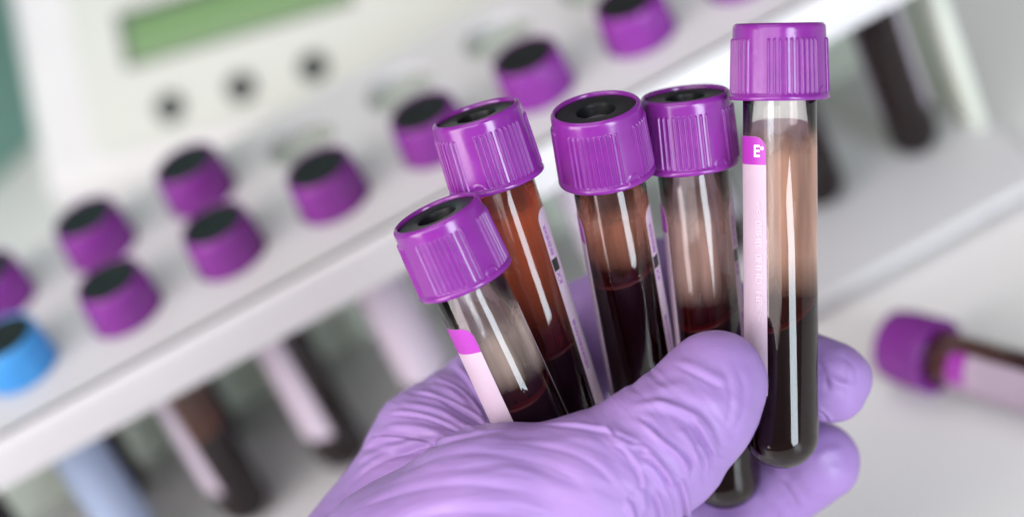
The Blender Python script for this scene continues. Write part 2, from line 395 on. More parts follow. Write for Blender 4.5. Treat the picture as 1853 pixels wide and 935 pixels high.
def make_tube(matrix, label, cat, group, blood_h, film_top, film_mat, lab_spin=0.0, cap_spin=0.0, far=False, cap_mat=None, lab_mat=None, prints=True, letters=False):
    """Empty at the tube's base > glass, cap (> stopper, septum), label (> prints), blood (> meniscus), residue"""
    root = bpy.data.objects.new('blood_tube', None); COL.objects.link(root); root.empty_display_size = 0.01
    root.matrix_world = matrix; tag(root, label, cat, group)
    n_loc = matrix.to_3x3().inverted() @ UP
    link('glass_tube', ME_WALL, M['glass'], root)
    cap = bpy.data.objects.new('cap', (ME_CAP_FAR if far else ME_CAP)); COL.objects.link(cap); cap.parent = root
    if not cap.data.materials: cap.data.materials.append(M['cap'])
    if cap_mat: cap.material_slots[0].link = 'OBJECT'; cap.material_slots[0].material = cap_mat
    cap.rotation_euler = (0, 0, math.radians(cap_spin - 90))
    link('stopper', ME_STOP_FAR if far else ME_STOP, M['rubber'], cap)
    if not far: link('septum', ME_SEPT, M['septum'], cap)
    lab = bpy.data.objects.new('label', ME_LABEL); COL.objects.link(lab); lab.parent = root
    if not ME_LABEL.materials: ME_LABEL.materials.append(M['label'])
    if lab_mat: lab.material_slots[0].link = 'OBJECT'; lab.material_slots[0].material = lab_mat
    lab.rotation_euler = (0, 0, math.radians(lab_spin))
    if prints:
        link('printed_block', ME_LABEL_INK, M['label_ink'], lab)
        if not far:
            if letters: link('letter', ME_LABEL_E, M['label_white'], lab); link('letter', ME_LABEL_R, M['label_white'], lab)
            link('small_print', ME_LABEL_SMALL, M['label_violet'], lab); link('small_print', ME_LABEL_SMALL2, M['label_violet'], lab); link('small_print', ME_LABEL_SMALL3, M['label_violet'], lab)
            if letters: link('lot_number', ME_LABEL_LOT, M['label_grey'], lab)
        link('black_mark', ME_LABEL_BAR, M['label_black'], lab)
    if blood_h:
        me, mn, lev = surface_body('blood', n_loc, blood_h, R_IN + 0.06, 1.94)
        b = link('blood', me, M['blood'], root)
        if not far: link('meniscus', mn, M['meniscus'], b)
    else:
        lev = lambda x, y: 8.0
    if film_mat: link('blood_residue', film_mesh(lev, film_top, R_IN + 0.05), film_mat, root)
    return root

# ------------------------------------------------------------------ rack with its tubes, standing on the table
YAW = 0.0775; SP, ROWD = 27.157, 30.78
RX = Vector((math.cos(YAW), math.sin(YAW), 0)); RY = Vector((-math.sin(YAW), math.cos(YAW), 0))
RACK0 = Vector((-31.14, 485.98, 0))                      # mm, axis of the front row tube in column 3
TB = CAM_Z * 1000 - 293.14 - TOP_Z                        # height of the tube bottoms above the table
def rackmat(col, row):
    p = RACK0 + RX * SP * (col - 3) + RY * ROWD * row
    mt = Matrix.Rotation(YAW, 4, 'Z'); mt.translation = Vector((p.x, p.y, TB)) * MM
    return mt
rack = bpy.data.objects.new('tube_rack', None); COL.objects.link(rack)
rm = Matrix.Rotation(YAW, 4, 'Z'); rm.translation = Vector((RACK0.x, RACK0.y, 0)) * MM
rack.matrix_world = rm
tag(rack, 'white plastic tube rack standing on the table behind the gloved hand', 'rack')
C0, C1 = -3, 8                                            # columns of holes
XL, XR = (C0 - 3 - 0.5) * SP - 6, (C1 - 3 + 0.5) * SP + 4
YF_TOP, YB_TOP = -23.0, ROWD + 17.0
ZT = TB + CAP_Z + 3.2                                    # caps sit sunk into the holes of the plate
def plate_with_holes():
    bm = bmesh.new(); hr = 9.1; seg = 32; th = 2.6
    ys = [YF_TOP + 2, -ROWD / 2, ROWD / 2, ROWD * 1.5 + 0.0]
    ys[0] = YF_TOP; ys[3] = YB_TOP
    xs = [XL] + [(c - 3 - 0.5) * SP for c in range(C0, C1 + 1)] + [(C1 - 3 + 0.5) * SP, XR]
    def quad(x0, x1, y0, y1):
        for z, flip in ((ZT, False), (ZT - th, True)):
            vs = [bm.verts.new((x * MM, y * MM, z * MM)) for x, y in ((x0, y0), (x1, y0), (x1, y1), (x0, y1))]
            bm.faces.new(vs[::-1] if flip else vs)
    def holecell(x0, x1, y0, y1, cx, cy):
        top = []; 
        for z, flip in ((ZT, False), (ZT - th, True)):
            outer = []; inner = []
            for i in range(seg):
                a = 2 * math.pi * i / seg; dx, dy = math.cos(a), math.sin(a)
                t = min(((x1 - cx) / dx if dx > 1e-9 else 1e9), ((x0 - cx) / dx if dx < -1e-9 else 1e9), ((y1 - cy) / dy if dy > 1e-9 else 1e9), ((y0 - cy) / dy if dy < -1e-9 else 1e9))
                outer.append(bm.verts.new(((cx + dx * t) * MM, (cy + dy * t) * MM, z * MM))); inner.append(bm.verts.new(((cx + dx * hr) * MM, (cy + dy * hr) * MM, z * MM)))
            cor = {}
            for i in range(seg):
                j = (i + 1) % seg
                vs = [inner[i], outer[i], outer[j], inner[j]]
                # corner insertion so that the cell fills its rectangle
                pi, pj = outer[i].co, outer[j].co
                if abs(pi.x - pj.x) > 1e-7 and abs(pi.y - pj.y) > 1e-7:
                    cxn = x1 if max(pi.x, pj.x) > cx * MM + 1e-6 and abs(max(pi.x, pj.x) - x1 * MM) < 1e-6 else x0
                    cyn = y1 if abs(max(pi.y, pj.y) - y1 * MM) < 1e-6 else y0
                    vs = [inner[i], outer[i], bm.verts.new((cxn * MM, cyn * MM, z * MM)), outer[j], inner[j]]
                bm.faces.new(vs[::-1] if flip else vs)
            top.append(inner)
        for i in range(seg):
            j = (i + 1) % seg; bm.faces.new((top[0][i], top[0][j], top[1][j], top[1][i]))
    for r in range(2):
        y0, y1 = ((ys[0] + 6, ys[1 + 1 - 0]) if False else ((-ROWD / 2, ROWD / 2) if r == 0 else (ROWD / 2, ROWD * 1.5)))
        quad(xs[0], xs[1], y0, y1); quad(xs[-2], xs[-1], y0, y1)
        for k, c in enumerate(range(C0, C1 + 1)):
            holecell(xs[k + 1], xs[k + 2], y0, y1, (c - 3) * SP, r * ROWD)
    quad(XL, XR, YF_TOP + 1.5, -ROWD / 2)
    quad(XL, XR, ROWD * 1.5, YB_TOP)
    bmesh.ops.remove_doubles(bm, verts=bm.verts, dist=1e-6)
    me = bpy.data.meshes.new('top_plate'); bm.to_mesh(me); bm.free(); return me
link('top_plate', plate_with_holes(), M['rack'], rack)
def lip_mesh():                                           # rounded front lip of the plate
    prof = [(1.5, 0.0)]
    for i in range(9):
        a = math.radians(90 + 90 * i / 8); prof.append((3.0 + 3.0 * math.cos(a), -3.0 + 3.0 * math.sin(a)))
    prof += [(0, -11.5), (2.2, -11.5), (2.2, -2.6)]
    V = []; F = []
    for x in (XL, XR): V += [(x, YF_TOP + y, ZT + z) for y, z in prof]
    n = len(prof)
    for i in range(n): F.append((i, (i + 1) % n, n + (i + 1) % n, n + i))
    F += [tuple(range(n)), tuple(range(2 * n - 1, n - 1, -1))]
    me = pymesh('front_lip', np.array(V) * MM, F); fix_normals(me); sharpen(me, 35); return me
link('front_lip', lip_mesh(), M['rack'], rack)
link('base_plate', box_mesh('base_plate', XL, XR + 2, -33, YB_TOP, 3.2, TB - 0.05, 1.0), M['rack'], rack)
for fx in (XL + 14, (XL + XR) / 2, XR - 14):
    for fy in (-24, YB_TOP - 10):
        ft_ = link('foot', lathe('foot', [(0, 0.02), (5, 0.02), (5, 3.25), (0, 3.25)], 24), M['button'], rack); ft_.location = (fx * MM, fy * MM, 0)
link('back_panel', box_mesh('back_panel', XL + 4, XR - 4, YB_TOP - 5, YB_TOP - 1.5, TB, ZT - 2.7, 0.3), M['panel'], rack)
link('side_panel', box_mesh('side_panel', XR - 3.9, XR - 0.2, -6, YB_TOP - 5.2, TB, ZT - 2.7, 0.8), M['panel'], rack)
link('side_panel', box_mesh('side_panel', XL + 0.2, XL + 3.9, -6, YB_TOP - 5.2, TB, ZT - 2.7, 0.8), M['panel'], rack)

FILM_A = film('residue_amber', (0.50, 0.30, 0.20), (0.30, 0.10, 0.06), 0.5, 0.9, 34, 58)
FILM_R = film('residue_dark', (0.28, 0.09, 0.06), (0.08, 0.012, 0.010), 0.85, 0.99, 40, 58, ztop=70)
G = 'tubes standing in the white rack'
def ordn(i): return ['first', 'second', 'third', 'fourth', 'fifth', 'sixth', 'seventh', 'eighth', 'ninth'][i]
rack_tubes = [  # col, row, label text, blood height, film top, film, label spin
    (-1, 0, 'dark blood tube cut off at the lower left corner, left of the blue capped tube', 44, 58, FILM_R, 70),
    (0, 0, 'blue capped tube with a pale blue label at the left edge of the rack', 0, 0, None, 150),
    (1, 0, 'purple capped rack tube right of the blue capped one, brown residue above its blood', 30, 55, FILM_A, 34),
    (2, 0, 'purple capped rack tube, second right of the blue one, black blood inside', 46, 58, FILM_R, 62),
    (3, 0, 'purple capped rack tube whose pale lavender label faces forward left of the hand', 40, 55, FILM_A, 175),
    (4, 0, 'purple capped rack tube just left behind the second held tube', 40, 55, FILM_A, 100),
    (5, 0, 'purple capped rack tube seen above between the second and third held tubes', 40, 55, FILM_A, 100),
    (6, 0, 'purple capped rack tube cut off by the top edge above the third held tube', 40, 55, FILM_A, 100),
    (7, 0, 'dark rack tube just right of the tallest held tube, its cap out of frame', 60, 0, None, 0),
    (8, 0, 'rightmost tall dark tube in the rack, its cap out of frame', 60, 0, None, -22),
    (0, 1, 'purple capped tube at the left edge behind the blue capped tube', 40, 55, FILM_A, 20),
    (1, 1, 'purple capped tube in the back row of the rack, nearest the left edge but one', 40, 55, FILM_A, 20),
    (2, 1, 'purple capped tube in the back row below the three black buttons', 40, 55, FILM_A, 20),
]
for c, r, lb, bh, ft, fm, sp in rack_tubes:
    make_tube(rackmat(c, r), lb, 'test tube', G, bh, ft, fm, sp, random.uniform(0, 90), far=True,
              cap_mat=M['cap_blue'] if (c, r) == (0, 0) else None, lab_mat=M['label_blue'] if (c, r) == (0, 0) else M['label_far'], prints=(c, r) != (0, 0))

# ------------------------------------------------------------------ a tube lying on the table
def ray_dir(px, py): return (c_f + c_r * ((px - PW / 2) / FPX) - c_u * ((py - PH / 2) / FPX))
def on_plane(px, py, z_mm):
    d = ray_dir(px, py); t = (z_mm * MM - CAM_Z) / d.z
    return CAM_LOC + d * t
pa, pb = on_plane(1616, 622, 8.8), on_plane(1862, 692, 8.8)
ax = (pa - pb).normalized()                              # towards its cap
lie = Matrix((Vector((-ax.y, ax.x, 0)), Vector((0, 0, 1)).cross(Vector((-ax.y, ax.x, 0))), ax)).transposed()
# tube axis along ax, sits on the flange and the label
zx = ax; yx = Vector((0, 0, -1)); xx = yx.cross(zx).normalized()
tilt = Matrix((xx, yx, zx)).transposed().to_4x4()
base = pa - zx * TOP_Z * MM
tilt.translation = Vector((base.x, base.y, 8.9 * MM))
make_tube(tilt, 'single purple capped tube lying on its side on the white table at right', 'test tube', None, 0, 65, FILM_R, 40, 20, far=True)

# ------------------------------------------------------------------ instrument with green display
IPS, TAU = math.radians(-20), math.radians(45)
ih = Vector((math.cos(IPS), math.sin(IPS), 0)); ib = Vector((-math.sin(IPS), math.cos(IPS), 0))
iv = UP * math.cos(TAU) + ib * math.sin(TAU); inrm = iv.cross(ih)        # points back into the case
inst = bpy.data.objects.new('lab_instrument', None); COL.objects.link(inst)
D_I = 690.0
pc = CAM_LOC + ray_dir(437, 160) * D_I * MM                              # middle button
im = Matrix((ih, inrm, iv)).transposed().to_4x4(); im.translation = pc
inst.matrix_world = im
tag(inst, 'white instrument with green display and three black buttons, behind the rack', 'instrument')
def prism_part(name, w_, h_, r, t, cx, cz, y, m_, bev=0.5, parent=inst):
    o = link(name, rounded_prism(name, w_, h_, r, t, bev), m_, parent); o.location = (cx * MM, y * MM, cz * MM); return o
def case_mesh(xl, xr, b0, b1):
    """console body: side profile (depth, height about the middle button) drawn out sideways and rounded"""
    ct, st = math.cos(TAU), math.sin(TAU); zb = -pc.z * 1000 + 0.3
    prof = [(b0 * st, b0 * ct), (b1 * st, b1 * ct), (b1 * st + 45, b1 * ct - 4), (b1 * st + 48, zb), (b0 * st + 10, zb), (b0 * st + 7, b0 * ct - 22)]
    bm = bmesh.new(); A = []; B = []
    for d, z in prof:
        y, zz = d * ct - z * st, d * st + z * ct
        A.append(bm.verts.new((xl * MM, (y + 1.0) * MM, zz * MM))); B.append(bm.verts.new((xr * MM, (y + 1.0) * MM, zz * MM)))
    bm.faces.new(A); bm.faces.new(B[::-1]); n = len(prof)
    for q in range(n): bm.faces.new((A[q], B[q], B[(q + 1) % n], A[(q + 1) % n]))
    bmesh.ops.recalc_face_normals(bm, faces=bm.faces)
    es = [e for e in bm.edges if not all(v in (A[3], A[4], B[3], B[4]) for v in e.verts)]
    bmesh.ops.bevel(bm, geom=es, offset=8.0 * MM, segments=6, profile=0.5, affect='EDGES')
    me = bpy.data.meshes.new('case'); bm.to_mesh(me); bm.free()
    me.polygons.foreach_set('use_smooth', [True] * len(me.polygons)); sharpen(me, 40); return me
link('case', case_mesh(-69, 100, -17, 92), M['white'], inst)
prism_part('faceplate', 140, 88, 6, 1.2, -48 + 70, -9 + 44, 1.0, M['face'], 0.4)
prism_part('display_shadow_frame', 71.5, 16.5, 0.8, 0.9, 2.2, 22.6, 0.0, M['bezel_shade'], 0.3)  # dark edge, wider left and above, drawn as the recess shadow round the display
prism_part('display', 67.5, 12.6, 0.5, 0.5, 3.2, 21.8, -0.8, M['lcd'], 0.1)
for k in (-1, 0, 1):
    prism_part('button', 8.4, 8.4, 4.1, 2.0, k * 22.3, 0, 0.0, M['button'], 0.7)

# teal panel at the far left
tp = link('teal_panel', box_mesh('teal_panel', -260, 180, 0, 14, 0, 300, 2), M['teal'])
tp.location = (-0.152, 0.697, 0.0); tp.rotation_euler = (0, 0, math.radians(38))
tag(tp, 'teal panel standing at the left edge behind the white instrument', 'panel')

# ------------------------------------------------------------------ the hand frame: x right, y up, z towards the photographer (mm), origin at the held tubes
def hp(px, py, z):
    d = FOCUS + 4 - z
    return np.array([(px - PW / 2) * d / FPX, -(py - PH / 2) * d / FPX, z])
HM = Matrix((c_r, c_u, -c_f)).transposed().to_4x4(); HM.translation = CAM_LOC + c_f * (FOCUS + 4) * MM
def held_matrix(top, bot):
    t, b = Vector(top), Vector(bot); a = (t - b).normalized()
    X = a.cross(Vector((0, 0, 1))).normalized(); Y = a.cross(X)
    base = t - a * TOP_Z
    mt = Matrix((X, Y, a)).transposed().to_4x4(); mt.translation = base * MM
    return HM @ mt, np.array(base), np.array(t)
held_spec = [
    # top pixel, z ; direction pixel ; lean towards viewer (deg) ; blood y-pixel ; film top y-pixel ; film ; label spin ; cap spin ; text
    ((787, 384), 10.0, (115, 250), 15.5, 701, 565, ('residue_pale', (0.96, 0.78, 0.69), (0.05, 0.005, 0.005), 0.52, 0.90, 1.5, 6, 0.5), 36, 35,
     'lowest and leftmost held tube, purple cap, clear wall, pale pink label on its left'),
    ((860, 203), 0.0, (135, 427), 15.0, 612, 350, ('residue_orange', (0.92, 0.20, 0.085), (0.09, 0.004, 0.003), 0.82, 0.97, 2, 26, 0.25), -12, -25,
     'second held tube from the left, filled with orange brown residue above dark blood'),
    ((1077, 193), 2.0, (55, 310), 23.5, 482, 345, ('residue_brown', (0.86, 0.36, 0.24), (0.05, 0.005, 0.005), 0.56, 0.92, 1.5, 9, 0.4), -8, 30,
     'middle held tube whose open cap ring shows its black stopper most clearly'),
    ((1239, 169), -5.0, (30, 285), 14.5, 556, 352, ('residue_rose', (0.92, 0.60, 0.51), (0.06, 0.006, 0.006), 0.54, 0.90, 1.5, 8, 0.6), -5, 33,
     'second held tube from the right, rose brown film, its lower half behind the thumb'),
    ((1410, 42), 4.0, (4, 800), 5.5, 550, 240, ('residue_gold', (0.96, 0.58, 0.42), (0.06, 0.005, 0.004), 0.62, 0.90, 1.5, 9, 0.45), 32, 57,
     'tallest and rightmost held tube, its round bottom free beside the thumb'),
]
TUBES = []                                               # axis segments in the hand frame for fitting the glove round them
for (tp_, z, d, lean, by, fy, fm, ls, cs, txt) in held_spec:
    top = hp(*tp_, z)
    dv = np.array([d[0], -d[1]], float); dv /= np.hypot(*dv)
    # compensate for perspective: the pixel direction is that of the projected axis
    bot = np.array([*(top[:2] + dv * 79 * math.cos(math.radians(lean))), z - 79 * math.sin(math.radians(lean))])
    end_px = (tp_[0] + dv[0] * 700, tp_[1] - dv[1] * 700)
    for _ in range(6):
        k = hp(*end_px, bot[2]); cur = k - top; cur = cur / np.linalg.norm(cur); bot = np.array([*(top[:2] + cur[:2] / np.hypot(*cur[:2]) * 79 * math.cos(math.radians(lean))), bot[2]])
        s = (end_px[1] - tp_[1]); 
    mtx, b3, t3 = held_matrix(top, bot)
    TUBES.append((b3, t3))
    def h_at(y):
        lo, hi = 0.0, 79.0
        for _ in range(40):
            mid = (lo + hi) / 2; p = b3 + (t3 - b3) * mid / 79.0
            py = PH / 2 - p[1] * FPX / (FOCUS + 4 - p[2])
            if py > y: lo = mid
            else: hi = mid
        return lo
    hb = h_at(by); fm = film(fm[0], fm[1], fm[2], fm[3], fm[4], hb + fm[5], hb + fm[6], fm[7], h_at(fy), 5.0)
    make_tube(mtx, txt, 'test tube', 'blood tubes held in the gloved hand', hb, h_at(fy), fm, ls, cs, letters=(tp_[0] > 1400))

# ------------------------------------------------------------------ the gloved hand: one continuous surface grown round its bones
def chain(*pts): return [(hp(a[0], a[1], a[2]), a[3], hp(b[0], b[1], b[2]), b[3]) for a, b in zip(pts, pts[1:])]
thumb = chain((650, 1240, -2, 23), (765, 1070, 6, 20.5), (905, 955, 13, 17.6), (1065, 898, 15.5, 13.8), (1190, 812, 14, 11.2), (1262, 742, 11.5, 10.0), (1292, 694, 10, 9.3))
index = chain((620, 1250, -14, 22), (728, 1000, -20, 17.2), (815, 838, -24, 15.5), (925, 738, -29, 13.5), (1060, 610, -34, 10.0), (1190, 512, -33, 8.9), (1300, 585, -28, 8.4), (1400, 655, -20, 8.0), (1502, 690, -16, 7.6))
middle = chain((620, 1270, -30, 22), (800, 980, -40, 15.5), (960, 850, -47, 12.5), (1150, 800, -52, 9.6), (1270, 880, -46, 8.8), (1385, 893, -34, 8.2), (1482, 836, -26, 7.7))
ring = chain((620, 1290, -40, 22), (820, 1090, -52, 14.5), (980, 980, -58, 12), (1150, 960, -60, 9.4), (1250, 1020, -52, 8.6), (1330, 1045, -42, 8.2), (1390, 1035, -36, 7.6))
little = chain((620, 1310, -40, 20), (820, 1180, -56, 13), (980, 1100, -60, 10.5), (1120, 1090, -60, 8.2), (1220, 1120, -50, 7.6), (1320, 1120, -41, 7.2), (1370, 1100, -37, 6.8))
web = chain((860, 925, 0, 13), (880, 905, -14, 11), (900, 860, -26, 11))
palm = chain((690, 1180, -14, 25), (800, 1060, -22, 20), (930, 960, -30, 15))
arm = chain((690, 1180, -14, 25), (560, 1420, -16, 27), (470, 1580, -18, 30))
GROUPS = [(thumb, 3.5), (index, 3.5), (middle, 3.5), (ring, 3.5), (little, 3.5), (web, 5), (palm, 7), (arm, 6)]
H = 0.5
lo = np.array([-66.0, -122.0, -86.0]); hi = np.array([68.0, 4.0, 36.0])
nx, ny, nz = [int((b - a) / H) + 1 for a, b in zip(lo, hi)]
def sub(a, ra, b, rb, mg):
    p0 = np.minimum(a - ra, b - rb) - mg; p1 = np.maximum(a + ra, b + rb) + mg
    i0 = np.clip(np.floor((p0 - lo) / H).astype(int), 0, (nx, ny, nz)); i1 = np.clip(np.ceil((p1 - lo) / H).astype(int) + 1, 0, (nx, ny, nz))
    return tuple(slice(x, y) for x, y in zip(i0, i1))
def capsule(sl, a, ra, b, rb):
    gx, gy, gz = [(lo[k] + H * np.arange(sl[k].start, sl[k].stop)).astype(np.float32) for k in range(3)]
    gx = gx[:, None, None] - np.float32(a[0]); gy = gy[None, :, None] - np.float32(a[1]); gz = gz[None, None, :] - np.float32(a[2])
    d = (b - a).astype(np.float32); L2 = float(d @ d)
    t = np.clip((gx * (d[0] / L2) + gy * (d[1] / L2)) + gz * (d[2] / L2), 0, 1).astype(np.float32)
    return np.sqrt((gx - t * d[0]) ** 2 + (gy - t * d[1]) ** 2 + (gz - t * d[2]) ** 2) - (np.float32(ra) + np.float32(rb - ra) * t)
def smin(a, b, k):
    h = np.clip(0.5 + 0.5 * (b - a) / k, 0, 1); return b + (a - b) * h - k * h * (1 - h)
BIG = np.float32(30)
phi = np.full((nx, ny, nz), BIG, np.float32)
for seg_, k in GROUPS:
    A0 = np.min([np.minimum(a - ra, b - rb) for a, ra, b, rb in seg_], 0); A1 = np.max([np.maximum(a + ra, b + rb) for a, ra, b, rb in seg_], 0)
    gs = sub(A0, 0, A1, 0, 9.0)
    g = np.full(tuple(q.stop - q.start for q in gs), BIG, np.float32)
    for a, ra, b, rb in seg_:
        sl = sub(a, ra, b, rb, 5.0); sl = tuple(slice(max(p.start, q.start), min(p.stop, q.stop)) for p, q in zip(sl, gs))
        if any(q.stop <= q.start for q in sl): continue
        rel = tuple(slice(p.start - q.start, p.stop - q.start) for p, q in zip(sl, gs))
        g[rel] = smin(g[rel], capsule(sl, a, ra, b, rb), 2.5)
    phi[gs] = smin(phi[gs], g, k)
for b3, t3 in TUBES:                                      # the glove gives way to the tubes it presses on
    a3 = b3 + (t3 - b3) / 79 * 6.0; sl = sub(a3, 6.5, t3, 6.5, 3.0)
    phi[sl] = np.maximum(phi[sl], -(capsule(sl, a3, 6.5, t3, 6.5) - 0.12))
for ax_ in range(3):
    for e_ in (0, -1):
        q_ = [slice(None)] * 3; q_[ax_] = e_; phi[tuple(q_)] = np.maximum(phi[tuple(q_)], 0.3)
# the arm is cut off square where the glove's cuff would end, well outside the picture
def surface_nets(phi):
    ins = phi < 0; nx, ny, nz = phi.shape
    cnt = np.zeros((nx - 1, ny - 1, nz - 1), np.int8)
    corners = [(i, j, k) for i in (0, 1) for j in (0, 1) for k in (0, 1)]
    for i, j, k in corners: cnt += ins[i:nx - 1 + i, j:ny - 1 + j, k:nz - 1 + k]
    I, J, K = np.nonzero((cnt > 0) & (cnt < 8)); n = len(I)
    vals = {c: phi[I + c[0], J + c[1], K + c[2]] for c in corners}
    acc = np.zeros((n, 3)); wt = np.zeros(n)
    for a in corners:
        for ax_ in range(3):
            if a[ax_] == 0:
                b = list(a); b[ax_] = 1; b = tuple(b); va, vb = vals[a], vals[b]; mk = (va < 0) != (vb < 0)
                t = np.where(mk, va / np.where(mk, va - vb, 1), 0)
                p = np.tile(np.array(a, float), (n, 1)); p[:, ax_] = t; acc[mk] += p[mk]; wt += mk
    V = acc / wt[:, None] + np.stack([I, J, K], 1)
    idx = -np.ones((nx - 1, ny - 1, nz - 1), np.int64); idx[I, J, K] = np.arange(n)
    F = []
    for ax_ in range(3):
        s0 = [slice(1, -1)] * 3; s0[ax_] = slice(0, -1); s1 = [slice(1, -1)] * 3; s1[ax_] = slice(1, None)
        A = ins[tuple(s0)]; B = ins[tuple(s1)]; e = np.argwhere(A != B); 
        if len(e) == 0: continue
        sgn = A[tuple(e.T)]
        off = np.array([1, 1, 1]); off[ax_] = 0; e = e + off
        u, v = [(1, 2), (2, 0), (0, 1)][ax_]
        def g(du, dv):
            q = e.copy(); q[:, u] -= du; q[:, v] -= dv; return idx[tuple(q.T)]
        q = np.stack([g(1, 1), g(0, 1), g(0, 0), g(1, 0)], 1)
        q[~sgn] = q[~sgn][:, ::-1]; F.append(q)
    F = np.concatenate(F); F = F[(F >= 0).all(1)]
    return V, F
SV, SF = surface_nets(phi); del phi
SV = SV * H + lo
def smooth(V, F, it, lam=0.5):
    e = np.concatenate([F[:, [0, 1]], F[:, [1, 2]], F[:, [2, 3]], F[:, [3, 0]]]); e = np.concatenate([e, e[:, ::-1]])
    n = len(V); deg = np.bincount(e[:, 0], minlength=n)[:, None]
    for _ in range(it):
        s = np.stack([np.bincount(e[:, 0], weights=V[e[:, 1], k], minlength=n) for k in range(3)], 1)
        V = V + lam * (s / deg - V)
    return V
SV = smooth(SV, SF, 10)
# one level of smooth subdivision
def subdivide(V, F):
    n = len(V); fc = V[F].mean(1); e = np.stack([F, np.roll(F, -1, 1)], 2).reshape(-1, 2); es = np.sort(e, 1)
    u, inv = np.unique(es[:, 0] * n + es[:, 1], return_inverse=True); em = 0.5 * (V[u // n] + V[u % n]); inv = inv.reshape(-1, 4)
    W = np.concatenate([V, em, fc]); ei = n + inv; fi = n + len(u) + np.arange(len(F))
    Q = np.concatenate([np.stack([F[:, k], ei[:, k], fi, ei[:, k - 1]], 1) for k in range(4)])
    return W, Q
HV, HF = subdivide(SV, SF); HV = smooth(HV, HF, 4)
def fast_mesh(name, V, F):
    me = bpy.data.meshes.new(name); me.vertices.add(len(V)); me.vertices.foreach_set('co', V.astype(np.float32).ravel())
    me.loops.add(F.size); me.loops.foreach_set('vertex_index', F.astype(np.int32).ravel())
    me.polygons.add(len(F)); me.polygons.foreach_set('loop_start', np.arange(0, F.size, 4, dtype=np.int32))
    me.polygons.foreach_set('use_smooth', np.ones(len(F), bool)); me.update(calc_edges=True); return me
me1 = fast_mesh('gloved_hand', HV, HF)
n = len(me1.vertices)
HN = np.empty(n * 3); me1.vertices.foreach_get('normal', HN); HN = HN.reshape(-1, 3)
bvh = BVHTree.FromPolygons([Vector(v) for v in SV], [tuple(int(i) for i in f) for f in SF])
eye = Vector((0, 0, FOCUS + 4))
def crom(P, n=14):
    P = [np.array(p, float) for p in P]; P = [2 * P[0] - P[1]] + P + [2 * P[-1] - P[-2]]; out = []
    for i in range(1, len(P) - 2):
        for t in np.linspace(0, 1, n, endpoint=False):
            a, b, c, d = P[i-1:i+3]; out.append(0.5 * ((2*b) + (c-a)*t + (2*a-5*b+4*c-d)*t*t + (3*b-a-3*c+d)*t**3))
    out.append(P[-2]); return out
disp = np.zeros(n)
def fold(P, amp, wid, kind='valley', side=1, taper=0.25):
    """a crease or ridge of the glove that follows a curve lying on the hand"""
    global disp
    pts = []
    for p in crom(P):
        q = hp(p[0], p[1], 0); d = (Vector(q) - eye).normalized()
        hit = bvh.ray_cast(eye, d)
        if hit[0] is not None: pts.append(np.array(hit[0]))
    if len(pts) < 3: return
    pts = np.array(pts)
    mk = np.nonzero(((HV > pts.min(0) - 5 * wid) & (HV < pts.max(0) + 5 * wid)).all(1))[0]
    D = np.full(len(mk), 1e9); T = np.zeros(len(mk))
    V = HV[mk]; m_ = len(pts) - 1
    for i in range(m_):
        a, b = pts[i], pts[i + 1]; ab = b - a; L2 = ab @ ab + 1e-9
        t = np.clip((V - a) @ ab / L2, 0, 1); dd = np.linalg.norm(V - a - t[:, None] * ab, axis=1)
        u = dd < D; D[u] = dd[u]; T[u] = (i + t[u]) / m_
    env = np.clip(np.minimum(T, 1 - T) / taper, 0, 1); env = env * env * (3 - 2 * env)
    if kind == 'valley':                                  # a fold of slack glove: crisp crease with the slack piled up on one side
        S = np.zeros(len(mk))
        tan = np.gradient(pts, axis=0); tan /= np.linalg.norm(tan, axis=1)[:, None] + 1e-9
        ii = np.clip((T * m_).round().astype(int), 0, m_)
        S = np.sign(np.einsum('ij,ij->i', np.cross(tan[ii], V - pts[ii]), HN[mk])) * side
        h = -0.75 * np.exp(-(D / (0.42 * wid)) ** 2) + np.where(S > 0, 0.95 * np.exp(-((D - 1.0 * wid) / (0.75 * wid)) ** 2), 0.25 * np.exp(-((D - 1.6 * wid) / (1.2 * wid)) ** 2))
    else: h = np.exp(-(D / wid) ** 2) - 0.25 * np.exp(-((D - 2.0 * wid) / wid) ** 2)
    disp[mk] += amp * env * h
V_, R_ = 'valley', 'ridge'
